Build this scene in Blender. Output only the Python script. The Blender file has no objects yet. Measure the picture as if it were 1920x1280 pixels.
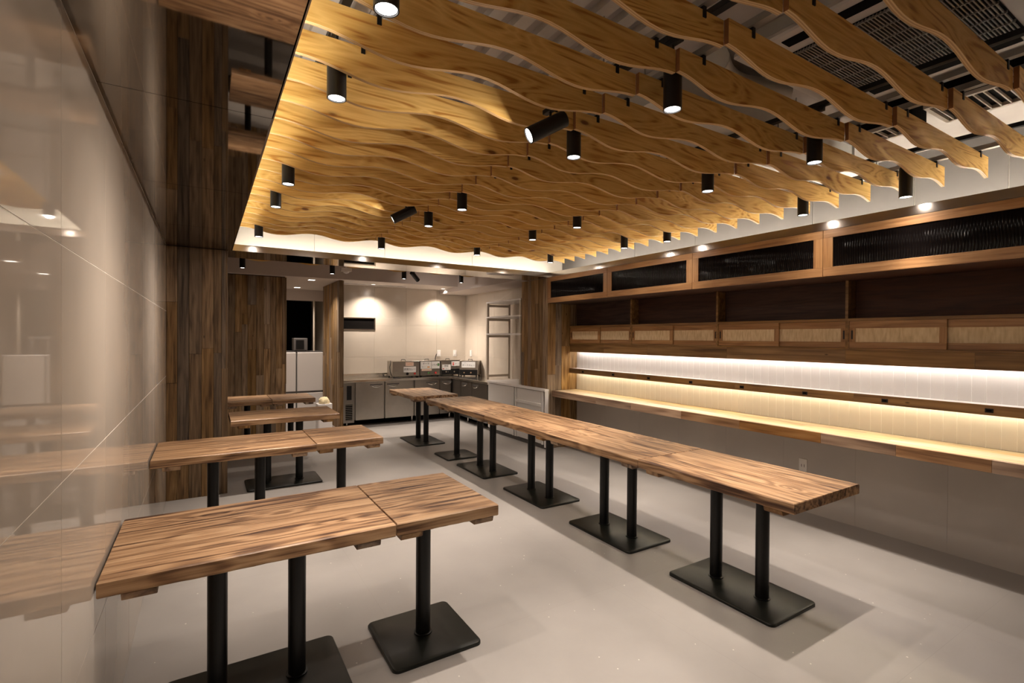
import bpy, bmesh, math, random
from mathutils import Vector, Matrix

# ------------------------------------------------------------------ camera, world, exposure
scene = bpy.context.scene
COL = scene.collection
F_PX, YAW, PITCH, ROLL, EYE = 933.36, math.radians(31.645), math.radians(-0.4357), math.radians(0.3616), 1.5388
fw = Vector((math.sin(YAW) * math.cos(PITCH), math.cos(YAW) * math.cos(PITCH), math.sin(PITCH)))
rt = Vector((math.cos(YAW), -math.sin(YAW), 0))
up = rt.cross(fw)
cr = rt * math.cos(ROLL) + up * math.sin(ROLL)
cu = -rt * math.sin(ROLL) + up * math.cos(ROLL)
camd = bpy.data.cameras.new('camera')
camd.sensor_fit = 'HORIZONTAL'; camd.sensor_width = 36.0; camd.lens = F_PX * 36.0 / 1920.0
camd.clip_start = 0.02; camd.clip_end = 100
cam = bpy.data.objects.new('camera', camd); COL.objects.link(cam)
cam.matrix_world = Matrix(((cr.x, cu.x, -fw.x, 0), (cr.y, cu.y, -fw.y, 0), (cr.z, cu.z, -fw.z, EYE), (0, 0, 0, 1)))
scene.camera = cam
world = bpy.data.worlds.new('world'); scene.world = world
world.use_nodes = True
world.node_tree.nodes['Background'].inputs[0].default_value = (0.9, 0.8, 0.7, 1)
world.node_tree.nodes['Background'].inputs[1].default_value = 0.0
vs = scene.view_settings
vs.view_transform = 'Standard'; vs.look = 'None'; vs.gamma = 1.0; vs.use_curve_mapping = False
vs.exposure = -0.2
scene.cycles.max_bounces = 6; scene.cycles.diffuse_bounces = 4; scene.cycles.glossy_bounces = 4
SPOT_W = 225.0
SPOT_COL = (1.0, 0.87, 0.755)
COVE_L = 60.0
COVE_COL = (1.0, 0.90, 0.74)
SHELF_L = 32.0
KIT_W = 135.0

# ------------------------------------------------------------------ plan of the room (metres)
WL = -0.308      # left tiled wall
SE = 0.224       # edge of left soffit
WR = 4.57        # right wall
F0, F1 = 2.373, 2.436   # underside of soffit / top of its lip
FX = 4.02        # right lip
BY, BB = 5.572, 6.08    # back beam front and back
COLY = 5.592     # clad column front
CX = 0.188       # clad column side
P1 = 5.611       # alcove end panel
WY = 8.60        # clad rear wall
KY = 9.25        # kitchen back wall
KZ = 2.48        # kitchen ceiling
DECK = 2.95      # raw ceiling
NEAR = -1.6      # wall behind the camera
TT = 0.73        # table top height

# ------------------------------------------------------------------ helpers
rnd = random.Random(7)
MATS = {}

def nodes_of(name):
    m = bpy.data.materials.new(name); m.use_nodes = True
    nt = m.node_tree
    b = nt.nodes['Principled BSDF']
    MATS[name] = m
    return m, nt, b

def N(nt, kind, **kw):
    n = nt.nodes.new(kind)
    for k, v in kw.items():
        if k == 'ins':
            for a, c in v.items(): n.inputs[a].default_value = c
        else: setattr(n, k, v)
    return n

def ramp(nt, stops, interp='LINEAR'):
    r = nt.nodes.new('ShaderNodeValToRGB'); cr_ = r.color_ramp; cr_.interpolation = interp
    while len(cr_.elements) < len(stops): cr_.elements.new(0.5)
    for e, (p, c) in zip(cr_.elements, stops): e.position = p; e.color = (*c, 1)
    return r

def coords(nt, scale, random_offset=True):
    tc = N(nt, 'ShaderNodeTexCoord')
    mp = N(nt, 'ShaderNodeMapping'); mp.inputs['Scale'].default_value = scale
    if random_offset:
        oi = N(nt, 'ShaderNodeObjectInfo')
        mu = N(nt, 'ShaderNodeVectorMath', operation='SCALE'); mu.inputs[0].default_value = (17.3, 9.1, 23.7)
        nt.links.new(oi.outputs['Random'], mu.inputs['Scale'])
        nt.links.new(mu.outputs[0], mp.inputs['Location'])
    nt.links.new(tc.outputs['Object'], mp.inputs['Vector'])
    return mp

def plain(name, col, rough=0.5, metal=0.0, spec=0.5, vary=0.0, vscale=6.0, coat=0.0, bump=0.0):
    m, nt, b = nodes_of(name)
    b.inputs['Base Color'].default_value = (*col, 1); b.inputs['Roughness'].default_value = rough
    b.inputs['Metallic'].default_value = metal; b.inputs['Specular IOR Level'].default_value = spec
    b.inputs['Coat Weight'].default_value = coat; b.inputs['Coat Roughness'].default_value = 0.05
    if vary or bump:
        mp = coords(nt, (1, 1, 1))
        nz = N(nt, 'ShaderNodeTexNoise', ins={'Scale': vscale, 'Detail': 5.0, 'Roughness': 0.6})
        nt.links.new(mp.outputs[0], nz.inputs['Vector'])
        if vary:
            r = ramp(nt, [(0.3, tuple(c * (1 - vary) for c in col)), (0.7, tuple(min(1, c * (1 + vary)) for c in col))])
            nt.links.new(nz.outputs['Fac'], r.inputs[0]); nt.links.new(r.outputs[0], b.inputs['Base Color'])
        if bump:
            bp = N(nt, 'ShaderNodeBump', ins={'Strength': bump, 'Distance': 0.003})
            nt.links.new(nz.outputs['Fac'], bp.inputs['Height']); nt.links.new(bp.outputs[0], b.inputs['Normal'])
    return m

def emit(name, col, strength):
    m, nt, b = nodes_of(name)
    b.inputs['Base Color'].default_value = (*col, 1)
    b.inputs['Emission Color'].default_value = (*col, 1); b.inputs['Emission Strength'].default_value = strength
    return m

def wood(name, dark, mid, light, axis=0, along=1.0, across=16.0, ring=9.0, rough=0.5, tone=0.0, bump=0.15, knots=0.0, contrast=1.0, spec=0.4, satv=0.5):
    """streaky timber; grain runs along the given local axis"""
    m, nt, b = nodes_of(name); L = nt.links.new
    sc = [across, across, across]; sc[axis] = along
    mp = coords(nt, tuple(sc))
    n1 = N(nt, 'ShaderNodeTexNoise', ins={'Scale': 1.0, 'Detail': 6.0, 'Roughness': 0.62, 'Distortion': 0.6}); L(mp.outputs[0], n1.inputs['Vector'])
    sc2 = [ring, ring, ring]; sc2[axis] = ring * 0.10
    mp2 = coords(nt, tuple(sc2))
    n2 = N(nt, 'ShaderNodeTexNoise', ins={'Scale': 1.0, 'Detail': 2.0, 'Roughness': 0.5, 'Distortion': 0.3}); L(mp2.outputs[0], n2.inputs['Vector'])
    mm = N(nt, 'ShaderNodeMath', operation='MULTIPLY', ins={1: 34.0}); L(n2.outputs['Fac'], mm.inputs[0])
    sn = N(nt, 'ShaderNodeMath', operation='SINE'); L(mm.outputs[0], sn.inputs[0])
    ms = N(nt, 'ShaderNodeMath', operation='MULTIPLY_ADD', ins={1: 0.13 * contrast}); L(sn.outputs[0], ms.inputs[0]); L(n1.outputs['Fac'], ms.inputs[2])
    r = ramp(nt, [(0.27, dark), (0.47, mid), (0.70, light)]); L(ms.outputs[0], r.inputs[0])
    out = r.outputs[0]
    if knots:
        mk = coords(nt, tuple((3.0 if i == axis else 7.0) for i in range(3)))
        vo = N(nt, 'ShaderNodeTexVoronoi', ins={'Scale': 1.0, 'Randomness': 1.0}); L(mk.outputs[0], vo.inputs['Vector'])
        kr = ramp(nt, [(0.0, (1, 1, 1)), (knots, (0.8, 0.8, 0.8)), (knots * 1.9, (0, 0, 0))]); L(vo.outputs['Distance'], kr.inputs[0])
        mx = N(nt, 'ShaderNodeMix', data_type='RGBA'); L(kr.outputs[0], mx.inputs[0]); L(out, mx.inputs[6]); mx.inputs[7].default_value = (*[c * 0.55 for c in dark], 1)
        out = mx.outputs[2]
    if tone:
        oi = N(nt, 'ShaderNodeObjectInfo')
        ma = N(nt, 'ShaderNodeMath', operation='MULTIPLY_ADD', ins={1: 2 * tone, 2: 1 - tone}); L(oi.outputs['Random'], ma.inputs[0])
        hs = N(nt, 'ShaderNodeHueSaturation'); L(ma.outputs[0], hs.inputs['Value']); L(out, hs.inputs['Color'])
        m2 = N(nt, 'ShaderNodeMath', operation='FRACT'); m3 = N(nt, 'ShaderNodeMath', operation='MULTIPLY', ins={1: 7.31}); L(oi.outputs['Random'], m3.inputs[0]); L(m3.outputs[0], m2.inputs[0])
        m4 = N(nt, 'ShaderNodeMath', operation='MULTIPLY_ADD', ins={1: satv, 2: 1.0 - satv * 0.7}); L(m2.outputs[0], m4.inputs[0]); L(m4.outputs[0], hs.inputs['Saturation'])
        out = hs.outputs[0]
    L(out, b.inputs['Base Color'])
    b.inputs['Roughness'].default_value = rough; b.inputs['Specular IOR Level'].default_value = spec
    bp = N(nt, 'ShaderNodeBump', ins={'Strength': bump, 'Distance': 0.004}); L(ms.outputs[0], bp.inputs['Height']); L(bp.outputs[0], b.inputs['Normal'])
    return m

# materials
def table_timber():
    m, nt, b = nodes_of('table_wood'); L = nt.links.new
    def nz(sc, scale=1.0, det=4.0, rough=0.6, dist=0.0):
        mp = coords(nt, sc); n = N(nt, 'ShaderNodeTexNoise', ins={'Scale': scale, 'Detail': det, 'Roughness': rough, 'Distortion': dist}); L(mp.outputs[0], n.inputs['Vector']); return n.outputs['Fac']
    def mad(x, mul, add):
        n = N(nt, 'ShaderNodeMath', operation='MULTIPLY_ADD', ins={1: mul}); L(x, n.inputs[0])
        if isinstance(add, (int, float)): n.inputs[2].default_value = add
        else: L(add, n.inputs[2])
        return n.outputs[0]
    fine = nz((1.6, 60, 60), 1.0, 5.0, 0.65)
    low = nz((0.50, 7.0, 7.0), 1.0, 1.5, 0.45, 0.35)
    mk = coords(nt, (2.3, 6.0, 1.0)); vo = N(nt, 'ShaderNodeTexVoronoi', ins={'Scale': 1.0}); L(mk.outputs[0], vo.inputs['Vector'])
    kb_ = ramp(nt, [(0.0, (1, 1, 1)), (0.10, (0.72, 0.72, 0.72)), (0.22, (0.30, 0.30, 0.30)), (0.40, (0.05, 0.05, 0.05)), (0.5, (0, 0, 0))]); L(vo.outputs['Distance'], kb_.inputs[0])
    low = mad(kb_.outputs[0], 0.34, low)
    core = ramp(nt, [(0.0, (1, 1, 1)), (0.035, (0.8, 0.8, 0.8)), (0.075, (0, 0, 0))]); L(vo.outputs['Distance'], core.inputs[0])
    sn = N(nt, 'ShaderNodeMath', operation='SINE'); L(mad(low, 52.0, 0.0), sn.inputs[0])
    streak = nz((1.3, 26, 26), 1.0, 3.0, 0.6, 0.3)
    st = ramp(nt, [(0.34, (1, 1, 1)), (0.47, (0, 0, 0))]); L(streak, st.inputs[0])
    v = mad(sn.outputs[0], 0.10, mad(fine, 0.8, 0.1))
    v = mad(st.outputs[0], -0.25, v); v = mad(core.outputs[0], -0.30, v)
    r = ramp(nt, [(0.22, (0.060, 0.025, 0.012)), (0.38, (0.185, 0.098, 0.047)), (0.52, (0.34, 0.200, 0.103)), (0.70, (0.47, 0.305, 0.172))]); L(v, r.inputs[0])
    oi = N(nt, 'ShaderNodeObjectInfo'); hs = N(nt, 'ShaderNodeHueSaturation'); L(mad(oi.outputs['Random'], 0.16, 0.92), hs.inputs['Value']); L(r.outputs[0], hs.inputs['Color'])
    L(hs.outputs[0], b.inputs['Base Color']); b.inputs['Roughness'].default_value = 0.42; b.inputs['Specular IOR Level'].default_value = 0.45
    bp = N(nt, 'ShaderNodeBump', ins={'Strength': 0.35, 'Distance': 0.004}); L(v, bp.inputs['Height']); L(bp.outputs[0], b.inputs['Normal'])
table_timber()
wood('cleat_wood', (0.10, 0.05, 0.02), (0.26, 0.14, 0.06), (0.40, 0.24, 0.11), 1, 1.0, 20, 6, 0.6, 0.2)
wood('plank_wood', (0.078, 0.042, 0.016), (0.215, 0.127, 0.054), (0.34, 0.218, 0.105), 2, 2.0, 40, 8.0, 0.62, 0.36, 0.35, 0.035, 0.55, 0.25)
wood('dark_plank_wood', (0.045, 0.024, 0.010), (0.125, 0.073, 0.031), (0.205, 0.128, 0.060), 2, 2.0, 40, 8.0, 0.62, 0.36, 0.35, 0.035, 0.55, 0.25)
wood('counter_wood_lit', (0.48, 0.32, 0.17), (0.62, 0.46, 0.28), (0.70, 0.55, 0.36), 1, 1.2, 22, 6, 0.4, 0.18, 0.1)  # top boards paler than the front; the LED wash is put into their colour
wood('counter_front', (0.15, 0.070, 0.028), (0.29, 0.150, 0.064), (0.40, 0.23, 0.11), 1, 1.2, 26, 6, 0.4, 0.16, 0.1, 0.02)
wood('joinery_wood', (0.20, 0.095, 0.036), (0.305, 0.155, 0.060), (0.395, 0.220, 0.092), 1, 2.0, 60, 10, 0.42, 0.03, 0.05, 0.0, 0.5, 0.4, 0.05)
wood('joinery_wood_upright', (0.20, 0.095, 0.036), (0.305, 0.155, 0.060), (0.395, 0.220, 0.092), 2, 2.0, 60, 10, 0.42, 0.03, 0.05, 0.0, 0.5, 0.4, 0.05)
wood('apron_wood', (0.085, 0.040, 0.011), (0.185, 0.096, 0.028), (0.27, 0.150, 0.050), 1, 1.0, 30, 6, 0.45, 0.16, 0.1, 0.03, 0.6, 0.4, 0.15)
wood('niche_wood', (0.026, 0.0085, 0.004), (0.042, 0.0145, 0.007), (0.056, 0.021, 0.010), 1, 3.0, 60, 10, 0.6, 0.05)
def plywood():
    m, nt, b = nodes_of('plywood_face'); L = nt.links.new
    mp = coords(nt, (1.0, 3.0, 6.5))
    n = N(nt, 'ShaderNodeTexNoise', ins={'Scale': 1.0, 'Detail': 1.5, 'Roughness': 0.45, 'Distortion': 0.5}); L(mp.outputs[0], n.inputs['Vector'])
    a = N(nt, 'ShaderNodeMath', operation='MULTIPLY', ins={1: 70.0}); L(n.outputs['Fac'], a.inputs[0])
    s = N(nt, 'ShaderNodeMath', operation='SINE'); L(a.outputs[0], s.inputs[0])
    mpf = coords(nt, (3, 30, 60))
    nf = N(nt, 'ShaderNodeTexNoise', ins={'Scale': 1.0, 'Detail': 4.0}); L(mpf.outputs[0], nf.inputs['Vector'])
    ad = N(nt, 'ShaderNodeMath', operation='MULTIPLY_ADD', ins={1: 0.22}); L(s.outputs[0], ad.inputs[0]); L(nf.outputs['Fac'], ad.inputs[2])
    r = ramp(nt, [(0.18, (0.47, 0.215, 0.045)), (0.32, (0.69, 0.420, 0.120)), (0.60, (0.82, 0.55, 0.190)), (0.84, (0.68, 0.405, 0.115))]); L(ad.outputs[0], r.inputs[0])
    mk = coords(nt, (2.6, 4, 6.5))
    vo = N(nt, 'ShaderNodeTexVoronoi', ins={'Scale': 1.0}); L(mk.outputs[0], vo.inputs['Vector'])
    kr = ramp(nt, [(0.0, (1, 1, 1)), (0.055, (0.9, 0.9, 0.9)), (0.085, (0.25, 0.25, 0.25)), (0.14, (0, 0, 0))]); L(vo.outputs['Distance'], kr.inputs[0])
    mx = N(nt, 'ShaderNodeMix', data_type='RGBA'); L(kr.outputs[0], mx.inputs[0]); L(r.outputs[0], mx.inputs[6]); mx.inputs[7].default_value = (0.16, 0.055, 0.016, 1)
    oi = N(nt, 'ShaderNodeObjectInfo'); ma = N(nt, 'ShaderNodeMath', operation='MULTIPLY_ADD', ins={1: 0.24, 2: 0.86}); L(oi.outputs['Random'], ma.inputs[0])
    hs = N(nt, 'ShaderNodeHueSaturation'); L(ma.outputs[0], hs.inputs['Value']); L(mx.outputs[2], hs.inputs['Color'])
    L(hs.outputs[0], b.inputs['Base Color']); b.inputs['Roughness'].default_value = 0.45; b.inputs['Specular IOR Level'].default_value = 0.35
plywood()
def ply_edge():
    m, nt, b = nodes_of('plywood_edge'); L = nt.links.new
    tc = N(nt, 'ShaderNodeTexCoord'); sp = N(nt, 'ShaderNodeSeparateXYZ'); L(tc.outputs['Object'], sp.inputs[0])
    a = N(nt, 'ShaderNodeMath', operation='MULTIPLY', ins={1: 2 * math.pi / 0.008}); L(sp.outputs['Y'], a.inputs[0])
    s = N(nt, 'ShaderNodeMath', operation='SINE'); L(a.outputs[0], s.inputs[0])
    r = ramp(nt, [(0.0, (0.40, 0.235, 0.095)), (0.5, (0.60, 0.41, 0.20))]); L(s.outputs[0], r.inputs[0])
    L(r.outputs[0], b.inputs['Base Color']); b.inputs['Roughness'].default_value = 0.6
ply_edge()
def concrete():
    m, nt, b = nodes_of('floor_screed'); L = nt.links.new
    mp = coords(nt, (1, 1, 1), False)
    n = N(nt, 'ShaderNodeTexNoise', ins={'Scale': 1.3, 'Detail': 7.0, 'Roughness': 0.6}); L(mp.outputs[0], n.inputs['Vector'])
    r = ramp(nt, [(0.3, (0.272, 0.253, 0.236)), (0.7, (0.335, 0.312, 0.292))]); L(n.outputs['Fac'], r.inputs[0])
    v = N(nt, 'ShaderNodeTexVoronoi', ins={'Scale': 11.0}); L(mp.outputs[0], v.inputs['Vector'])
    n2 = N(nt, 'ShaderNodeTexNoise', ins={'Scale': 5.0, 'Detail': 2.0}); L(mp.outputs[0], n2.inputs['Vector'])
    sub = N(nt, 'ShaderNodeMath', operation='MULTIPLY_ADD', ins={1: -0.075}); L(n2.outputs['Fac'], sub.inputs[0]); L(v.outputs['Distance'], sub.inputs[2])
    kr = ramp(nt, [(0.0, (1, 1, 1)), (0.004, (0.3, 0.3, 0.3)), (0.010, (0, 0, 0))]); L(sub.outputs[0], kr.inputs[0])
    mx = N(nt, 'ShaderNodeMix', data_type='RGBA'); L(kr.outputs[0], mx.inputs[0]); L(r.outputs[0], mx.inputs[6]); mx.inputs[7].default_value = (0.62, 0.58, 0.53, 1)
    br = N(nt, 'ShaderNodeTexBrick', offset=0.0, ins={'Scale': 1.0, 'Mortar Size': 0.0018, 'Brick Width': 1.3, 'Row Height': 1.3, 'Color1': (1, 1, 1, 1), 'Color2': (0.97, 0.97, 0.97, 1), 'Mortar': (0.92, 0.92, 0.92, 1)})
    mb = N(nt, 'ShaderNodeMapping'); mb.inputs['Location'].default_value = (0.45, 0.32, 0); tc = N(nt, 'ShaderNodeTexCoord'); L(tc.outputs['Object'], mb.inputs['Vector']); L(mb.outputs[0], br.inputs['Vector'])
    mu = N(nt, 'ShaderNodeMix', data_type='RGBA', blend_type='MULTIPLY'); mu.inputs[0].default_value = 1; L(mx.outputs[2], mu.inputs[6]); L(br.outputs['Color'], mu.inputs[7])
    L(mu.outputs[2], b.inputs['Base Color'])
    rr = ramp(nt, [(0.3, (0.30, 0.30, 0.30)), (0.7, (0.44, 0.44, 0.44))]); L(n.outputs['Fac'], rr.inputs[0]); L(rr.outputs[0], b.inputs['Roughness'])
    b.inputs['Specular IOR Level'].default_value = 0.45
concrete()
def stone_tile(name, col, rough, vein=0.6):
    m, nt, b = nodes_of(name); L = nt.links.new
    tc = N(nt, 'ShaderNodeTexCoord'); mp = N(nt, 'ShaderNodeMapping'); oi = N(nt, 'ShaderNodeObjectInfo')
    mu = N(nt, 'ShaderNodeVectorMath', operation='SCALE'); mu.inputs[0].default_value = (3.3, 7.1, 5.7); L(oi.outputs['Random'], mu.inputs['Scale']); L(mu.outputs[0], mp.inputs['Location'])
    L(tc.outputs['Object'], mp.inputs['Vector'])
    n = N(nt, 'ShaderNodeTexNoise', ins={'Scale': 2.0, 'Detail': 6.0, 'Roughness': 0.55}); L(mp.outputs[0], n.inputs['Vector'])
    r = ramp(nt, [(0.3, tuple(c * 0.95 for c in col)), (0.7, tuple(c * 1.05 for c in col))]); L(n.outputs['Fac'], r.inputs[0])
    m2 = N(nt, 'ShaderNodeMapping'); m2.inputs['Rotation'].default_value = (0.7, 0.9, 0.4); L(mp.outputs[0], m2.inputs['Vector'])
    n2 = N(nt, 'ShaderNodeTexNoise', ins={'Scale': 0.55, 'Detail': 2.0, 'Distortion': 0.2}); L(m2.outputs[0], n2.inputs['Vector'])
    a = N(nt, 'ShaderNodeMath', operation='SUBTRACT', ins={1: 0.5}); L(n2.outputs['Fac'], a.inputs[0])
    ab = N(nt, 'ShaderNodeMath', operation='ABSOLUTE'); L(a.outputs[0], ab.inputs[0])
    kr = ramp(nt, [(0.0, (vein,) * 3), (0.0022, (vein * 0.4,) * 3), (0.005, (0, 0, 0))]); L(ab.outputs[0], kr.inputs[0])
    mx = N(nt, 'ShaderNodeMix', data_type='RGBA'); L(kr.outputs[0], mx.inputs[0]); L(r.outputs[0], mx.inputs[6]); mx.inputs[7].default_value = (0.75, 0.70, 0.64, 1)
    L(mx.outputs[2], b.inputs['Base Color']); b.inputs['Roughness'].default_value = rough; b.inputs['Specular IOR Level'].default_value = 0.6
stone_tile('polished_tile', (0.50, 0.43, 0.36), 0.03, 0.0)
stone_tile('kitchen_tile', (0.56, 0.49, 0.41), 0.16, 0.25)
stone_tile('lower_tile', (0.47, 0.43, 0.39), 0.22, 0.0)
plain('plywood_end', (0.30, 0.125, 0.045), 0.7, vary=0.15, vscale=40)
plain('grout', (0.80, 0.76, 0.70), 0.8)
plain('grey_grout', (0.42, 0.385, 0.35), 0.8)
plain('mirror_soffit', (0.33, 0.295, 0.255), 0.03, 1.0)
plain('bronze_lip', (0.36, 0.325, 0.295), 0.20, 1.0, vary=0.05, vscale=3)
plain('black_edge', (0.015, 0.013, 0.012), 0.5)
plain('white_wall', (0.72, 0.68, 0.63), 0.75, vary=0.02, vscale=2)
plain('grey_plaster', (0.13, 0.12, 0.116), 0.8, vary=0.08, vscale=3)
plain('pink_plaster', (0.50, 0.43, 0.39), 0.8, vary=0.02)
plain('kitchen_ceiling_paint', (0.60, 0.53, 0.48), 0.85)
plain('deck_grey', (0.33, 0.30, 0.285), 0.8, vary=0.12, vscale=2)
plain('deck_rib_metal', (0.42, 0.40, 0.39), 0.55, vary=0.1)
plain('duct_metal', (0.50, 0.49, 0.47), 0.5, vary=0.08, vscale=3)
plain('dark_void', (0.006, 0.005, 0.0045), 0.9, spec=0.05)
plain('black_metal', (0.004, 0.004, 0.004), 0.36, spec=0.35, vary=0.2, vscale=30)
plain('black_plate', (0.007, 0.008, 0.006), 0.34, spec=0.35, vary=0.3, vscale=14, bump=0.06)
plain('black_satin', (0.006, 0.006, 0.0065), 0.38, spec=0.35)
plain('steel_rail', (0.36, 0.34, 0.32), 0.45, 0.6)
plain('bead_board', (0.67, 0.64, 0.61), 0.55, vary=0.015)
plain('lit_bead_groove', (0.88, 0.86, 0.83), 0.8)  # paler than the boards, painting in the light the grooves catch
plain('white_paint', (0.74, 0.71, 0.68), 0.45)
plain('white_enamel', (0.80, 0.76, 0.74), 0.3)
plain('grey_gasket', (0.10, 0.09, 0.085), 0.6)
plain('brushed_steel', (0.44, 0.41, 0.37), 0.34, 1.0, vary=0.06, vscale=5)
plain('dark_steel', (0.30, 0.275, 0.25), 0.36, 1.0, vary=0.06, vscale=5)
plain('bright_steel', (0.68, 0.65, 0.60), 0.16, 1.0)
plain('chrome', (0.78, 0.76, 0.72), 0.08, 1.0)
plain('rack_steel', (0.52, 0.45, 0.37), 0.4)
plain('paper', (0.82, 0.80, 0.78), 0.8)
plain('paper_pink', (0.85, 0.62, 0.50), 0.8)
plain('ink', (0.03, 0.03, 0.035), 0.7)
plain('red_ink', (0.65, 0.05, 0.04), 0.6)
plain('green_ink', (0.10, 0.24, 0.08), 0.6)
plain('orange_ink', (0.70, 0.30, 0.06), 0.6)
plain('grey_grille', (0.20, 0.19, 0.18), 0.55)
plain('panel_off_white', (0.45, 0.42, 0.40), 0.55)
plain('cream_cloth', (0.80, 0.68, 0.42), 0.9, vary=0.2, vscale=30)
def ribbed():
    m, nt, b = nodes_of('ribbed_glass'); L = nt.links.new
    tc = N(nt, 'ShaderNodeTexCoord'); sp = N(nt, 'ShaderNodeSeparateXYZ'); L(tc.outputs['Object'], sp.inputs[0])
    a = N(nt, 'ShaderNodeMath', operation='MULTIPLY', ins={1: 2 * math.pi / 0.016}); L(sp.outputs['Y'], a.inputs[0])
    s = N(nt, 'ShaderNodeMath', operation='SINE'); L(a.outputs[0], s.inputs[0])
    bp = N(nt, 'ShaderNodeBump', ins={'Strength': 0.4, 'Distance': 0.001}); L(s.outputs[0], bp.inputs['Height']); L(bp.outputs[0], b.inputs['Normal'])
    b.inputs['Base Color'].default_value = (0.004, 0.003, 0.003, 1); b.inputs['Roughness'].default_value = 0.05; b.inputs['Specular IOR Level'].default_value = 0.09
ribbed()
def rattan():
    m, nt, b = nodes_of('woven_rattan'); L = nt.links.new
    tc = N(nt, 'ShaderNodeTexCoord'); sp = N(nt, 'ShaderNodeSeparateXYZ'); L(tc.outputs['Object'], sp.inputs[0])
    outs = []
    for ax, per in (('Y', 0.009), ('Z', 0.006)):
        a = N(nt, 'ShaderNodeMath', operation='MULTIPLY', ins={1: 2 * math.pi / per}); L(sp.outputs[ax], a.inputs[0])
        s = N(nt, 'ShaderNodeMath', operation='SINE'); L(a.outputs[0], s.inputs[0]); outs.append(s)
    mu = N(nt, 'ShaderNodeMath', operation='MULTIPLY'); L(outs[0].outputs[0], mu.inputs[0]); L(outs[1].outputs[0], mu.inputs[1])
    mp = coords(nt, (1, 60, 14)); n = N(nt, 'ShaderNodeTexNoise', ins={'Scale': 1.0, 'Detail': 3.0}); L(mp.outputs[0], n.inputs['Vector'])
    ad = N(nt, 'ShaderNodeMath', operation='MULTIPLY_ADD', ins={1: 0.2}); L(mu.outputs[0], ad.inputs[0]); L(n.outputs['Fac'], ad.inputs[2])
    r = ramp(nt, [(0.2, (0.52, 0.37, 0.20)), (0.5, (0.70, 0.54, 0.33)), (0.8, (0.80, 0.66, 0.45))]); L(ad.outputs[0], r.inputs[0])
    L(r.outputs[0], b.inputs['Base Color']); b.inputs['Roughness'].default_value = 0.7
    bp = N(nt, 'ShaderNodeBump', ins={'Strength': 0.4, 'Distance': 0.002}); L(mu.outputs[0], bp.inputs['Height']); L(bp.outputs[0], b.inputs['Normal'])
rattan()
emit('lamp_lens', (1.0, 0.95, 0.92), 14.0)
emit('cove_led', COVE_COL, COVE_L)
emit('cove_led_right', COVE_COL, COVE_L * 2.6)
emit('cove_led_left', COVE_COL, COVE_L * 1.6)
emit('shelf_led_white', (1.0, 0.93, 0.88), SHELF_L * 1.25)
emit('shelf_led_warm', (1.0, 0.87, 0.58), SHELF_L * 1.15)
emit('downlight_lens', (1.0, 0.90, 0.78), 6.0)

# mesh building
def mesh(name, verts, faces, mats, fm=None, smooth=False):
    me = bpy.data.meshes.new(name); me.from_pydata([tuple(v) for v in verts], [], faces)
    for m in mats: me.materials.append(MATS[m])
    if fm: me.polygons.foreach_set('material_index', fm)
    if smooth: me.polygons.foreach_set('use_smooth', [True] * len(me.polygons))
    me.update(); return me

def link(name, me, parent=None, loc=(0, 0, 0), rot=(0, 0, 0)):
    o = bpy.data.objects.new(name, me); COL.objects.link(o); o.location = loc; o.rotation_euler = rot
    if parent: o.parent = parent
    return o

def tag(o, label=None, cat=None, group=None, kind=None):
    if label: o['label'] = label
    if cat: o['category'] = cat
    if group: o['group'] = group
    if kind: o['kind'] = kind
    return o

def thing(name, label, cat, loc=(0, 0, 0), rz=0.0, group=None):
    o = bpy.data.objects.new(name, None); COL.objects.link(o); o.empty_display_size = 0.1
    o.location = loc; o.rotation_euler = (0, 0, rz)
    return tag(o, label, cat, group)

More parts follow.
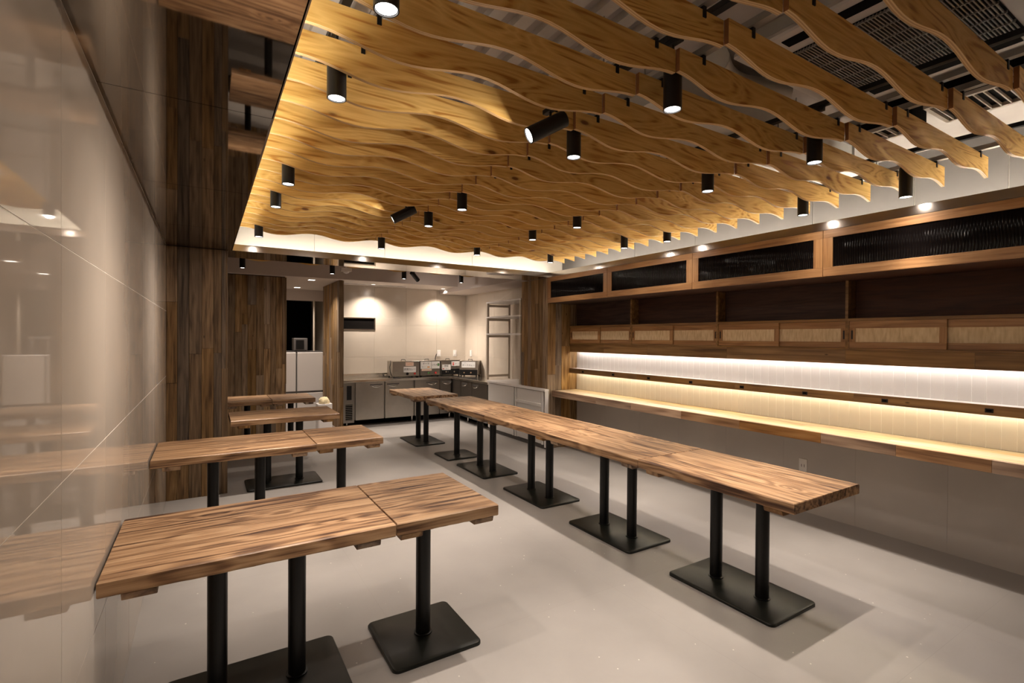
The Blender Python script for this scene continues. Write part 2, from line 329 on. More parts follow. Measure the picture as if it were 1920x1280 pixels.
class MB:
    def __init__(s): s.v = []; s.f = []
    def box(s, x0, y0, z0, x1, y1, z1):
        i = len(s.v)
        s.v += [(x0, y0, z0), (x1, y0, z0), (x1, y1, z0), (x0, y1, z0), (x0, y0, z1), (x1, y0, z1), (x1, y1, z1), (x0, y1, z1)]
        s.f += [tuple(i + k for k in q) for q in ((0, 3, 2, 1), (4, 5, 6, 7), (0, 1, 5, 4), (1, 2, 6, 5), (2, 3, 7, 6), (3, 0, 4, 7))]
        return s
    def prism(s, pts, axis, a, b):
        """extrude a 2-D outline along axis from a to b (points given in the other two axes)"""
        i = len(s.v); n = len(pts)
        for h in (a, b):
            for p in pts:
                c = list(p); c.insert(axis, h); s.v.append(tuple(c))
        s.f.append(tuple(range(i, i + n))); s.f.append(tuple(range(i + 2 * n - 1, i + n - 1, -1)))
        for k in range(n):
            k2 = (k + 1) % n; s.f.append((i + k2, i + k, i + n + k, i + n + k2))
        return s
    def lathe(s, prof, n=20, c=(0, 0)):
        i = len(s.v)
        for r, z in prof:
            for k in range(n):
                t = 2 * math.pi * k / n; s.v.append((c[0] + r * math.cos(t), c[1] + r * math.sin(t), z))
        for j in range(len(prof) - 1):
            for k in range(n):
                k2 = (k + 1) % n; s.f.append((i + j * n + k, i + j * n + k2, i + (j + 1) * n + k2, i + (j + 1) * n + k))
        return s
    def tube(s, pts, r, n=8):
        pts = [Vector(p) for p in pts]; i = len(s.v); m = len(pts)
        for j, p in enumerate(pts):
            d = (pts[min(j + 1, m - 1)] - pts[max(j - 1, 0)]).normalized()
            a = d.orthogonal().normalized() if j == 0 else (a - d * a.dot(d)).normalized()
            b = d.cross(a)
            for k in range(n):
                t = 2 * math.pi * k / n; s.v.append(tuple(p + a * (r * math.cos(t)) + b * (r * math.sin(t))))
        for j in range(m - 1):
            for k in range(n):
                k2 = (k + 1) % n; s.f.append((i + j * n + k, i + j * n + k2, i + (j + 1) * n + k2, i + (j + 1) * n + k))
        s.f.append(tuple(range(i + n - 1, i - 1, -1))); s.f.append(tuple(range(i + (m - 1) * n, i + m * n)))
        return s
    def me(s, name, mat, bev=0.0, seg=2, smooth=False):
        m = mesh(name, s.v, s.f, [mat] if isinstance(mat, str) else mat)
        bm = bmesh.new(); bm.from_mesh(m)
        bmesh.ops.recalc_face_normals(bm, faces=bm.faces)
        if bev:
            es = [e for e in bm.edges if len(e.link_faces) == 2 and e.calc_face_angle(0) > 0.6]
            bmesh.ops.bevel(bm, geom=es, offset=bev, segments=seg, affect='EDGES', profile=0.5, clamp_overlap=True)
        bm.to_mesh(m); bm.free()
        if smooth:
            m.polygons.foreach_set('use_smooth', [True] * len(m.polygons))
            m.set_sharp_from_angle(angle=math.radians(35))
        m.update(); return m
    def build(s, name, mat, parent=None, loc=(0, 0, 0), rot=(0, 0, 0), bev=0.0, seg=2, smooth=False):
        return link(name, s.me(name, mat, bev, seg, smooth), parent, loc, rot)

_BX = {}
def bx(name, mat, x0, y0, z0, x1, y1, z1, parent=None, bev=0.0, seg=1):
    """box as its own object with its origin at its centre; meshes of equal size are shared"""
    sx, sy, sz = x1 - x0, y1 - y0, z1 - z0
    key = (mat, round(sx, 4), round(sy, 4), round(sz, 4), bev)
    if key not in _BX:
        _BX[key] = MB().box(-sx / 2, -sy / 2, -sz / 2, sx / 2, sy / 2, sz / 2).me(name, mat, bev, seg)
    return link(name, _BX[key], parent, ((x0 + x1) / 2, (y0 + y1) / 2, (z0 + z1) / 2))

def struct(o, label):
    return tag(o, label, None, None, 'structure')

ORD = ['first', 'second', 'third', 'fourth', 'fifth', 'sixth', 'seventh', 'eighth', 'ninth', 'tenth', 'eleventh', 'twelfth', 'thirteenth', 'fourteenth',
       'fifteenth', 'sixteenth', 'seventeenth', 'eighteenth', 'nineteenth', 'twentieth', 'twenty-first', 'twenty-second', 'twenty-third', 'twenty-fourth', 'twenty-fifth', 'twenty-sixth']

# ------------------------------------------------------------------ the room shell
struct(MB().box(-1.5, NEAR, -0.12, 5.2, 13.0, 0.0).build('floor', 'floor_screed'), 'grey speckled screed floor')
ceil = struct(MB().box(-1.5, NEAR, DECK, 5.2, BB, DECK + 0.1).build('ceiling', 'deck_grey'), 'raw grey ceiling above the slats')
for k in range(17):
    x = -0.22 + k * 0.125
    bx('deck_rib', 'deck_rib_metal', x, NEAR, DECK - 0.035, x + 0.062, BY, DECK + 0.001, ceil)
# left wall with polished tiles
wl = struct(MB().box(WL - 0.2, NEAR, 0, WL - 0.0012, COLY + 0.05, DECK).build('wall_left', 'grout'), 'left wall of polished beige stone tiles')
ys = [NEAR, -1.26, -0.94, -0.29, 0.36, 1.01, 1.66, 2.31, 2.96, 3.61, 4.26, 4.91, COLY]
zs = [0, 0.565, 1.165, 1.765, F0 + 0.0]
for a, b in zip(ys, ys[1:]):
    for c, d in zip(zs, zs[1:]):
        bx('tile', 'polished_tile', WL - 0.012, a + 0.0012, c + 0.0012, WL, b - 0.0012, d - 0.0012, wl)
bx('upper_panel', 'white_wall', WL - 0.012, NEAR, F0 + 0.002, WL, COLY, DECK, wl)
# wall behind the camera
struct(MB().box(-1.5, NEAR - 0.2, 0, 5.2, NEAR, DECK).build('wall_front', 'kitchen_tile'), 'beige wall behind the camera')
# right wall
wr = struct(MB().box(WR + 0.0015, NEAR, 0, WR + 0.2, 13, DECK).build('wall_right', 'grey_grout'), 'right wall with tiles, boards and white panels')
yy = [-1.6, -0.4, 0.8, 2.0, 3.2, 4.4, P1]
for a, b in zip(yy, yy[1:]):
    h = (a + b) / 2
    for p, q in ((a, h), (h, b)):
        bx('tile', 'lower_tile', WR, p + 0.0015, 0.0, WR + 0.014, q - 0.0015, 0.725, wr)
yp = [-1.6, -0.2, 1.1, 1.62, 2.36, 3.6, 4.5, BB + 0.2]
for a, b in zip(yp, yp[1:]):
    bx('wall_panel', 'grey_plaster', WR - 0.004, a + 0.003, F0, WR + 0.014, b - 0.003, DECK, wr)
g = bx('groove_backing', 'lit_bead_groove', WR - 0.0125, NEAR, 0.806, WR + 0.013, P1, 1.36, wr)
y = NEAR; PITCH_B = 0.0775
k0 = math.floor((NEAR - 1.04) / PITCH_B) + 1
yb = 1.04 + k0 * PITCH_B
while yb + PITCH_B < P1 + 0.05:
    bx('bead_board', 'bead_board', WR - 0.014, yb + 0.002, 0.806, WR - 0.003, min(yb + PITCH_B - 0.002, P1), 1.36, wr, 0.001)
    yb += PITCH_B
for c in ((6.1, 6.75), (6.75, 7.4), (7.4, 8.05), (8.05, 8.7), (8.7, KY)):
    for d in ((0, 0.565), (0.565, 1.165), (1.165, 1.765), (1.765, KZ)):
        bx('tile', 'kitchen_tile', WR - 0.002, c[0] + 0.001, d[0] + 0.001, WR + 0.013, c[1] - 0.001, d[1] - 0.001, wr)

# left soffit (mirror sheets under a box) -----------------------------------
ls = struct(MB().box(WL, NEAR, F0 + 0.004, SE - 0.004, BY, F0 + 0.03).build('trim_1', 'black_edge'), 'soffit along the left wall clad in dark mirror sheets')
my = [NEAR, -0.3, 0.9, 2.12, 3.32, 4.52, BY]
for a, b in zip(my, my[1:]):
    bx('mirror_sheet', 'mirror_soffit', WL + 0.001, a + 0.0015, F0, SE - 0.004, b - 0.0015, F0 + 0.004, ls)
bx('lip', 'bronze_lip', SE - 0.008, NEAR, F0, SE, BY + 0.008, F1, ls)
# back beam -----------------------------------------------------------------
bb = struct(MB().box(WL, BY + 0.004, F0 + 0.004, WR, BB, F0 + 0.03).build('trim_2', 'black_edge'), 'cross beam at the back with mirrored underside and bronze lip')
for a, b in ((CX, 1.35), (1.35, 2.55), (2.55, 3.75), (3.75, WR)):
    bx('mirror_sheet', 'mirror_soffit', a + 0.001, BY + 0.001, F0, b - 0.001, BB, F0 + 0.004, bb)
bx('lip', 'bronze_lip', SE - 0.008, BY, F0, FX + 0.01, BY + 0.008, F1, bb)
xw = [WL, 1.05, 1.86, 3.05, WR]
wbk = struct(MB().box(WL, BY + 0.42, F0 + 0.03, WR, BB, DECK).build('wall_beam', 'grey_grout'), 'white wall lit from below above the cross beam')
for a, b in zip(xw, xw[1:]):
    bx('wall_panel', 'white_wall', a + 0.002, BY + 0.41, F0 + 0.03, b - 0.002, BY + 0.424, DECK, wbk)
# right lip on top of the cabinets
rl = struct(MB().box(FX, NEAR, F0, FX + 0.008, BY, F1).build('trim_3', 'bronze_lip'), 'bronze lip of the light trough above the right cabinets')
bx('trough_floor', 'white_wall', FX + 0.008, NEAR, F0, WR - 0.004, BB, F0 + 0.012, rl)
bx('trough_floor', 'white_wall', SE, BY + 0.008, F0 + 0.03, FX, BY + 0.41, F0 + 0.034, bb)
bx('trough_floor', 'white_wall', WL, NEAR, F0 + 0.03, SE - 0.008, BY + 0.41, F0 + 0.034, ls)
# LED strips in the trough
tag(bx('led_strip', 'cove_led_right', 4.32, NEAR + 0.1, F0 + 0.012, 4.332, BY + 0.25, F0 + 0.022), 'LED strip behind the bronze lip above the right cabinets', 'light')
tag(bx('led_strip', 'cove_led', SE + 0.05, BY + 0.24, F0 + 0.034, FX + 0.3, BY + 0.252, F0 + 0.044), 'LED strip behind the lip of the back cross beam', 'light')
tag(bx('led_strip', 'cove_led_left', SE - 0.05, NEAR + 0.1, F0 + 0.034, SE - 0.038, BY + 0.02, F0 + 0.042), 'LED strip behind the lip of the left mirrored soffit', 'light')

# ------------------------------------------------------------------ reclaimed plank cladding
def planks(parent, horiz, fixed, sgn, a, b, z0, z1, w=0.083, seed=1, joints=2, mat='plank_wood'):
    """vertical boards; horiz 'x': boards side by side along X on a plane Y=fixed facing sgn; 'y': along Y on X=fixed"""
    r = random.Random(seed); t = a
    while t < b - 0.01:
        wd = min(w * r.uniform(0.75, 1.3), b - t)
        if b - t - wd < 0.03: wd = b - t
        cuts = sorted([z0] + [r.uniform(z0 + 0.25, z1 - 0.25) for _ in range(r.randint(1, joints))] + [z1])
        cuts = [c for i, c in enumerate(cuts) if i == 0 or c - cuts[i - 1] > 0.12 or c == z1]
        for c, d in zip(cuts, cuts[1:]):
            th = 0.012 + r.random() * 0.007
            p, q = (fixed, fixed + 0.02) if sgn < 0 else (fixed - 0.02, fixed)
            if sgn < 0: p = fixed + 0.019 - th
            else: q = fixed - 0.019 + th
            if horiz == 'x': bx('plank', mat, t + 0.0008, p, c + 0.0006, t + wd - 0.0008, q, d - 0.0006, parent, 0.0018)
            else: bx('plank', mat, p, t + 0.0008, c + 0.0006, q, t + wd - 0.0008, d - 0.0006, parent, 0.0018)
        t += wd

cl = struct(MB().box(WL - 0.2, COLY + 0.02, 0, CX - 0.02, WY + 0.02, DECK).build('wall_column', 'dark_void'), 'wall bump-out clad in dark reclaimed planks')
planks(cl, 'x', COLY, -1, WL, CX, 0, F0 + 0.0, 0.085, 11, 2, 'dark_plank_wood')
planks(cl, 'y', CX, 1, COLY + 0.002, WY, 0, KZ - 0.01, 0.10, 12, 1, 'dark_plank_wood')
wrw = struct(MB().box(CX - 0.02, WY + 0.02, 0, 1.078, WY + 0.12, KZ + 0.1).build('wall_rear', 'dark_void'), 'rear wall clad in vertical reclaimed planks beside the doorway')
planks(wrw, 'x', WY, -1, CX, 1.078, 0, KZ - 0.01, 0.098, 13)
planks(wrw, 'y', 1.098, 1, WY + 0.002, WY + 0.12, 0, KZ - 0.01, 0.1, 14)
pt = struct(MB().box(1.905, WY - 0.02, 0, 1.955, 9.85, KZ).build('wall_partition', 'dark_void'), 'plank clad partition between doorway and counter')
planks(pt, 'y', 1.886, -1, WY - 0.04, 9.85, 0, KZ - 0.005, 0.10, 15)
planks(pt, 'x', WY - 0.04, -1, 1.886, 1.972, 0, KZ - 0.005, 0.09, 16)
ep = struct(MB().box(4.06, P1 + 0.02, 0, WR, 6.27, F0).build('wall_pier', 'dark_void'), 'pier between counter alcove and kitchen clad in grey brown planks')
planks(ep, 'x', P1, -1, 4.04, WR, 0, 2.02, 0.12, 19, 1)
planks(ep, 'y', 4.04, -1, P1 + 0.001, 6.29, 0, F0, 0.10, 20, 2)

# ------------------------------------------------------------------ kitchen shell
kb = struct(MB().box(1.90, KY + 0.012, 0, WR + 0.2, KY + 0.02, KZ).build('wall_back', 'grout'), 'kitchen back wall of beige tiles with a dark hatch')
HX0, HX1, HZ0, HZ1 = 2.07, 2.685, 1.675, 1.880
for c in ((1.96, HX1), (HX1, 3.3), (3.3, 3.93), (3.93, WR)):
    rows = [(0, 0.565), (0.565, 1.165), (1.165, HZ0), (HZ1, KZ)] if c[0] < 2 else [(0, 0.565), (0.565, 1.165), (1.165, 1.765), (1.765, KZ)]
    for d in rows: bx('tile', 'kitchen_tile', c[0] + 0.001, KY, d[0] + 0.001, c[1] - 0.001, KY + 0.013, d[1] - 0.001, kb)
bx('hatch_void', 'dark_void', 1.96, KY + 0.011, HZ0, HX1, KY + 0.0135, HZ1, kb)
for q in ((1.97, HZ0 - 0.012, HX1 + 0.015, HZ0 + 0.006), (1.97, HZ1 - 0.006, HX1 + 0.015, HZ1 + 0.012), (HX1 - 0.008, HZ0, HX1 + 0.015, HZ1)):
    bx('hatch_frame', 'bright_steel', q[0], KY - 0.012, q[1], q[2], KY + 0.004, q[3], kb)
kc = struct(MB().box(CX, 8.42, KZ, WR, 13, KZ + 0.1).build('ceiling_kitchen', 'kitchen_ceiling_paint'), 'low painted ceiling over the kitchen and doorway')
struct(MB().box(WL, 8.40, KZ - 0.005, 4.0, 8.46, DECK).build('trim_4', 'pink_plaster'), 'plaster face where the ceiling drops to the kitchen')
struct(MB().box(WL, BB, DECK, WR, 8.45, DECK + 0.1).build('ceiling_bay', 'deck_grey'), 'raised ceiling of the bay behind the cross beam')
sb = struct(MB().box(3.98, BB + 0.002, 2.40, WR - 0.004, KY - 0.002, DECK).build('trim_5', 'pink_plaster'), 'plaster boxing along the kitchen right wall')
struct(MB().box(1.0, 12.4, 0, 3.0, 12.5, KZ).build('wall_service', 'dark_void'), 'dark far wall of the unlit service room')
struct(MB().box(0.9, 10.75, 2.26, 2.2, 10.85, KZ).build('trim_6', 'pink_plaster'), 'lintel over the dark service opening')
struct(MB().box(1.0, WY + 0.12, 0, 1.078, 12.4, KZ).build('wall_passage', 'kitchen_tile'), 'left wall of the passage behind the planks')
struct(MB().box(2.12, 9.85, 0, 2.2, 12.4, KZ).build('wall_passage_right', 'kitchen_tile'), 'right wall of the passage behind the partition')

# slot diffuser and kitchen downlights
sd = thing('slot_diffuser', 'long black slot diffuser in the kitchen ceiling near the hatch', 'vent', (2.6, 9.0, KZ))
bx('frame', 'white_paint', -0.62, -0.05, -0.006, 0.62, 0.05, 0.0, sd); bx('slot', 'dark_void', -0.6, -0.012, -0.008, 0.6, 0.012, -0.001, sd)
PROFILE = [(0.0, 0.0), (0.26, 0.007), (0.50, 0.018), (0.70, 0.036), (0.84, 0.070), (0.906, 0.14), (0.951, 0.34), (0.976, 0.62), (1.0, 1.0)]
def beam(l, stops=PROFILE):
    """reflector lamp: intensity against the angle from the axis, like a photometric file"""
    l.use_nodes = True; nt = l.node_tree; e = nt.nodes['Emission']; L = nt.links.new
    tc = N(nt, 'ShaderNodeTexCoord'); sp = N(nt, 'ShaderNodeSeparateXYZ'); L(tc.outputs['Normal'], sp.inputs[0])
    ab = N(nt, 'ShaderNodeMath', operation='ABSOLUTE'); L(sp.outputs['Z'], ab.inputs[0])
    r = ramp(nt, [(a, (b, b, b)) for a, b in stops]); L(ab.outputs[0], r.inputs[0]); L(r.outputs[0], e.inputs['Strength'])
    l.spot_size = math.radians(176); l.spot_blend = 0.1
def downlight(x, y, z, label, round_=False, power=KIT_W, aim=None, size=70):
    t = thing('downlight', label, 'light', (x, y, z), 0, 'recessed kitchen downlights')
    if round_:
        MB().lathe([(0.036, -0.001), (0.050, -0.001), (0.052, -0.006), (0.036, -0.004)], 24).build('trim_ring', 'white_paint', t, smooth=True)
        MB().lathe([(0.0005, -0.002), (0.036, -0.002)], 24).build('lens', 'downlight_lens', t)
    else:
        bx('frame', 'white_paint', -0.06, -0.06, -0.006, 0.06, 0.06, 0.0, t); bx('lens', 'downlight_lens', -0.048, -0.048, -0.008, 0.048, 0.048, -0.005, t)
    l = bpy.data.lights.new('downlight', 'SPOT'); l.energy = power; l.color = SPOT_COL; l.shadow_soft_size = 0.02; l.spot_size = math.radians(size); l.spot_blend = 1.0
    o = bpy.data.objects.new('downlight_beam', l); COL.objects.link(o); o.parent = t; o.location = (0, 0, -0.02)
    if aim: o.rotation_euler = Vector(aim).to_track_quat('-Z', 'Y').to_euler()
downlight(2.57, 8.94, KZ, 'round kitchen downlight washing the wall above the hatch', True, KIT_W, None, 128)
downlight(3.93, 8.94, KZ, 'round kitchen downlight above the food warmers', True, KIT_W, None, 128)
downlight(1.50, 8.78, KZ, 'square downlight nearest in the doorway ceiling', False, 110, None, 120)
downlight(1.50, 10.3, KZ, 'square downlight deeper in the doorway ceiling', False, 110, None, 120)
em = thing('emergency_light', 'small white emergency light box on the plaster ceiling edge', 'light', (1.77, 7.55, 2.50))
bx('case', 'white_paint', -0.075, -0.035, 0.0, 0.075, 0.035, 0.05, em, 0.006); MB().lathe([(0.045, 0.0), (0.04, -0.02), (0.0005, -0.035)], 16).build('lens', 'white_enamel', em, smooth=True)
bx('stem', 'white_paint', -0.01, -0.01, 0.05, 0.01, 0.01, DECK - 2.50, em)

# ------------------------------------------------------------------ dining tables
def slab(L_, W_, T_, seed):
    """thick table top with slightly hand-worked edges, grain along local X"""
    r = random.Random(seed); nx = 22; b = 0.005
    prof = [(-W_ / 2, -T_ + b), (-W_ / 2, -b), (-W_ / 2 + b, 0), (W_ / 2 - b, 0), (W_ / 2, -b), (W_ / 2, -T_ + b), (W_ / 2 - b, -T_), (-W_ / 2 + b, -T_)]
    v, f = [], []; n = len(prof)
    for i in range(nx + 1):
        x = -L_ / 2 + L_ * i / nx
        j = [r.uniform(-0.0006, 0.0006) for _ in range(4)]
        for k, (py, pz) in enumerate(prof):
            e = 0.0 if i in (0, nx) else 1.0
            ins = b if i in (0, nx) and k in (2, 3, 6, 7) else 0
            xx = x + (ins * 0.5 if i == 0 else (-ins * 0.5 if i == nx else 0))
            v.append((xx, py + e * j[0 if k < 3 or k == 7 else 1] * 1.2, pz + e * j[2 if k < 3 or k == 7 else 3] * (1 if k in (1, 2, 3, 4) else 1.6)))
    for i in range(nx):
        for k in range(n):
            k2 = (k + 1) % n; f.append((i * n + k, i * n + k2, (i + 1) * n + k2, (i + 1) * n + k))
    f.append(tuple(range(n - 1, -1, -1))); f.append(tuple(range(nx * n, nx * n + n)))
    m = mesh('tabletop', v, f, ['table_wood'])
    bm = bmesh.new(); bm.from_mesh(m); bmesh.ops.recalc_face_normals(bm, faces=bm.faces); bm.to_mesh(m); bm.free(); m.update()
    return m

def rrect(hx, hy, r, n=5):
    p = []
    for cx, cy, a0 in ((hx - r, hy - r, 0), (-hx + r, hy - r, 90), (-hx + r, -hy + r, 180), (hx - r, -hy + r, 270)):
        for k in range(n + 1):
            t = math.radians(a0 + 90 * k / n); p.append((cx + r * math.cos(t), cy + r * math.sin(t)))
    return p

def plate_mesh(hx, hy):
    lay = [(0, 0.0), (0, 0.012), (0.003, 0.0165), (0.008, 0.0185)]; v, f = [], []
    for ins, z in lay:
        for x, y_ in rrect(hx - ins, hy - ins, 0.032 - ins * 0.5): v.append((x, y_, z))
    n = len(v) // len(lay)
    for j in range(len(lay) - 1):
        for k in range(n):
            k2 = (k + 1) % n; f.append((j * n + k, j * n + k2, (j + 1) * n + k2, (j + 1) * n + k))
    f.append(tuple(range(n - 1, -1, -1))); f.append(tuple(range((len(lay) - 1) * n, len(lay) * n)))
    m = mesh('base_plate', v, f, ['black_plate'], None, True); m.set_sharp_from_angle(angle=math.radians(30)); return m
PLATE2 = plate_mesh(0.355, 0.225); PLATE1 = plate_mesh(0.228, 0.228)
TH = 0.055
POST = MB().lathe([(0.0005, 0.0185), (0.046, 0.0185), (0.046, 0.023), (0.0375, 0.025), (0.0375, TT - TH - 0.006), (0.07, TT - TH - 0.006), (0.07, TT - TH), (0.0005, TT - TH)], 28).me('post', 'black_metal', smooth=True)

def table(label, x0, x1, y0, y1, posts, along='x', seed=0, base_c=None, postpos=None):
    cx, cy = (x0 + x1) / 2, (y0 + y1) / 2
    L_, W_ = (x1 - x0, y1 - y0) if along == 'x' else (y1 - y0, x1 - x0)
    t = thing('dining_table', label, 'table', (cx, cy, 0), 0 if along == 'x' else math.pi / 2, 'wooden dining tables')
    link('tabletop', slab(L_ - 0.004, W_, TH, seed), t, (0, 0, TT))
    for s in (-1, 1):
        xc = s * (L_ / 2 - 0.115)
        if L_ < 0.7: xc = s * (L_ / 2 - 0.075)
        hw = 0.05
        MB().prism([(-W_ / 2 + 0.004, 0), (-W_ / 2 + 0.012, -0.024), (-W_ / 2 + 0.02, -0.028), (W_ / 2 - 0.02, -0.028), (W_ / 2 - 0.012, -0.024), (W_ / 2 - 0.004, 0)], 0, -hw, hw).build('cleat', 'cleat_wood', t, (xc, 0, TT - TH), bev=0.002, seg=1)
    off = 0 if base_c is None else (base_c - (cx if along == 'x' else cy))
    link('base_plate', PLATE2 if posts == 2 else PLATE1, t, (off, 0, 0))
    for s in ((-0.155, 0.155) if posts == 2 else (0,)):
        link('post', POST, t, (off + s, 0, 0))
    return t

table('long scorched wood table against the tiled wall, nearest the camera', WL + 0.004, 0.705, 2.085, 2.75, 2, 'x', 1)
table('short single post table at the aisle end of the nearest left row', 0.705, 1.215, 2.085, 2.75, 1, 'x', 2)
table('long two post table against the tiled wall, second row from the camera', WL + 0.004, 0.716, 3.945, 4.605, 2, 'x', 3)
table('short single post table at the aisle end of the second left row', 0.716, 1.229, 3.965, 4.625, 1, 'x', 4)
table('two post table standing alone as the third row past the plank column', 0.205, 1.211, 5.41, 6.07, 2, 'x', 5)
table('small single post table against the plank wall in the farthest left row', 0.205, 0.724, 6.95, 7.61, 1, 'x', 6)
table('small single post table before the doorway in the farthest left row', 0.724, 1.243, 6.95, 7.61, 1, 'x', 7)
table('nearest two post table of the long right row', 2.465, 3.125, 1.345, 2.386, 2, 'y', 8)
table('second two post table from the camera in the long right row', 2.465, 3.125, 2.386, 3.450, 2, 'y', 9)
table('third two post table from the camera in the long right row', 2.470, 3.130, 3.450, 4.552, 2, 'y', 10)
table('fourth two post table from the camera in the long right row', 2.465, 3.125, 4.552, 5.63, 2, 'y', 11)
table('small single post table closing the far end of the long right row', 2.465, 3.125, 5.63, 6.15, 1, 'y', 12)
table('separate two post table in front of the steel fridge counter', 2.417, 3.068, 6.44, 7.52, 2, 'y', 13)

# ------------------------------------------------------------------ right wall joinery
MODS = [-0.4, 0.8, 2.0, 3.2, 4.4, 5.6]
NEARW = ['fifth', 'fourth', 'third', 'second', 'first']
for i, (a, b) in enumerate(zip(MODS, MODS[1:])):
    w = NEARW[i]
    # glazed flap cabinet
    t = thing('glazed_cabinet', f'{w} glazed wall cabinet from the plank pier, walnut frame with ribbed dark glass', 'cabinet', (FX, a, 2.02), 0, 'glazed wall cabinets')
    D = WR - FX - 0.02; W_ = b - a; H_ = F0 - 2.02
    m = MB(); m.box(0.022, 0.001, 0, D, W_ - 0.001, 0.018).box(0.022, 0.001, H_ - 0.018, D, W_ - 0.001, H_ - 0.001).box(0.022, 0.001, 0.018, D, 0.018, H_ - 0.018).box(0.022, W_ - 0.018, 0.018, D, W_ - 0.001, H_ - 0.018).box(D - 0.01, 0.018, 0.018, D, W_ - 0.018, H_ - 0.018)
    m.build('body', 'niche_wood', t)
    d = bpy.data.objects.new('door', None)
    fr = 0.068; z0, z1 = 0.001, H_ - 0.002; y0, y1 = 0.0015, W_ - 0.0015
    dm = MB().box(0, y0, z0, 0.02, y1, z0 + fr).box(0, y0, z1 - fr + 0.008, 0.02, y1, z1).me('door', 'joinery_wood', 0.0012, 1)
    door = link('door', dm, t)
    bx('stile', 'joinery_wood_upright', 0, y0, z0 + fr, 0.02, y0 + fr, z1 - fr + 0.008, door); bx('stile', 'joinery_wood_upright', 0, y1 - fr, z0 + fr, 0.02, y1, z1 - fr + 0.008, door)
    bx('glass', 'ribbed_glass', 0.008, y0 + fr, z0 + fr, 0.014, y1 - fr, z1 - fr + 0.008, door)
    # open shelf with back and divider
    t = thing('open_shelf', f'{w} open shelf bay from the plank pier, dark brown inside', 'shelf', (4.42, a, 1.711), 0, 'open shelf bays')
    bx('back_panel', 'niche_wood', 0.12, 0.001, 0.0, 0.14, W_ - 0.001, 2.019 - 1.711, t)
    bx('divider', 'apron_wood', 0.0, 0.001, 0.0, 0.12, 0.022, 2.019 - 1.711, t)
    # sliding cabinet
    t = thing('sliding_cabinet', f'{w} low sliding cabinet from the plank pier with woven rattan doors', 'cabinet', (4.417, a, 1.459), 0, 'rattan sliding cabinets')
    m = MB().box(-0.005, 0.0, 0.230, 0.14, W_, 0.2515).box(-0.003, 0.0, 0.0, 0.14, W_, 0.014).box(-0.003, 0.0, 0.014, 0.13, 0.018, 0.23).box(-0.003, W_ - 0.010, 0.014, 0.13, W_, 0.23).box(0.10, 0.018, 0.014, 0.13, W_ - 0.010, 0.23)
    m.build('carcass', 'apron_wood', t)
    mid = W_ / 2
    for s, (p, q, xo) in enumerate(((0.018, mid + 0.03, 0.018), (mid - 0.03, W_ - 0.010, 0.002))):
        sd_ = 0.042
        dm = MB().box(xo, p, 0.015, xo + 0.014, q, 0.062).box(xo, p, 0.172, xo + 0.014, q, 0.229).me('sliding_door', 'joinery_wood', 0.001, 1)
        dd = link('sliding_door', dm, t)
        bx('stile', 'joinery_wood_upright', xo, p, 0.062, xo + 0.014, p + sd_, 0.172, dd); bx('stile', 'joinery_wood_upright', xo, q - sd_, 0.062, xo + 0.014, q, 0.172, dd)
        bx('rattan_panel', 'woven_rattan', xo + 0.005, p + sd_, 0.062, xo + 0.011, q - sd_, 0.172, dd)
        yh = p + 0.020 if s == 0 else q - 0.020
        bx('pull', 'black_satin', xo - 0.002, yh - 0.006, 0.085, xo + 0.004, yh + 0.006, 0.155, dd, 0.001)
ap = thing('apron_board', 'long oak apron board under the rattan cabinets', 'board', (4.425, NEAR, 1.344))
yy = [-1.6, -0.6, 0.35, 1.22, 2.02, 3.1, 4.15, 4.9, 5.6]
for a, b in zip(yy, yy[1:]): bx('board', 'apron_wood', 0.0, a - NEAR + 0.0005, 0.0, 0.024, b - NEAR - 0.0005, 0.114, ap)
bx('underside', 'white_paint', 0.024, 0, 0.05, 0.135, 7.2, 0.06, ap)
bx('led_strip', 'shelf_led_white', 0.075, 0.05, 0.04, 0.087, 7.15, 0.048, ap)
rl_ = thing('outlet_rail', 'long oak rail with black sockets halfway up the white boards', 'rail', (4.412, NEAR, 1.045))
yy = [-1.6, -0.2, 0.9, 1.95, 3.0, 4.3, 5.6]
for a, b in zip(yy, yy[1:]): bx('board', 'counter_wood_lit' if False else 'apron_wood', 0.0, a - NEAR + 0.0005, 0.0, 0.022, b - NEAR - 0.0005, 0.067, rl_)
bx('top_board', 'white_paint', 0.022, 0.0, 0.05, 0.144, 7.2, 0.066, rl_)
bx('led_strip', 'shelf_led_warm', 0.104, 0.05, 0.036, 0.114, 7.15, 0.044, rl_)
for k in range(11):
    yo = 5.30 - 0.594 * k - NEAR
    if yo < 0.1: break
    so = bx('socket', 'black_satin', -0.004, yo - 0.021, 0.018, 0.002, yo + 0.021, 0.045, rl_, 0.001)
    bx('socket_face', 'dark_void', -0.0055, -0.013, -0.007, -0.002, 0.013, 0.007, so)
ct = thing('bar_counter', 'long laminated wood counter along the right wall', 'counter', (4.118, NEAR, 0.725))
yy = [-1.6, -0.9, 0.1, 0.62, 1.05, 1.55, 2.05, 2.75, 3.4, 4.1, 4.7, 5.61]
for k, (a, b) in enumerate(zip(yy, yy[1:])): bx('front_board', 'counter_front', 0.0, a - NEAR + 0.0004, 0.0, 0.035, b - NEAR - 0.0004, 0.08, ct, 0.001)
r = random.Random(5)
for j in range(5):
    t0 = 0.0
    while t0 < 7.2:
        t1 = min(7.21, t0 + r.uniform(0.7, 1.5))
        if 7.21 - t1 < 0.3: t1 = 7.21
        bx('top_board', 'counter_wood_lit', 0.035 + j * 0.0802, t0 + 0.0003, 0.045, 0.035 + (j + 1) * 0.0802 - 0.0004, t1 - 0.0003, 0.08, ct)
        t0 = t1
wo = thing('power_outlet', 'white wall outlet plate low on the tiles under the counter', 'outlet', (WR, 2.42, 0.41))
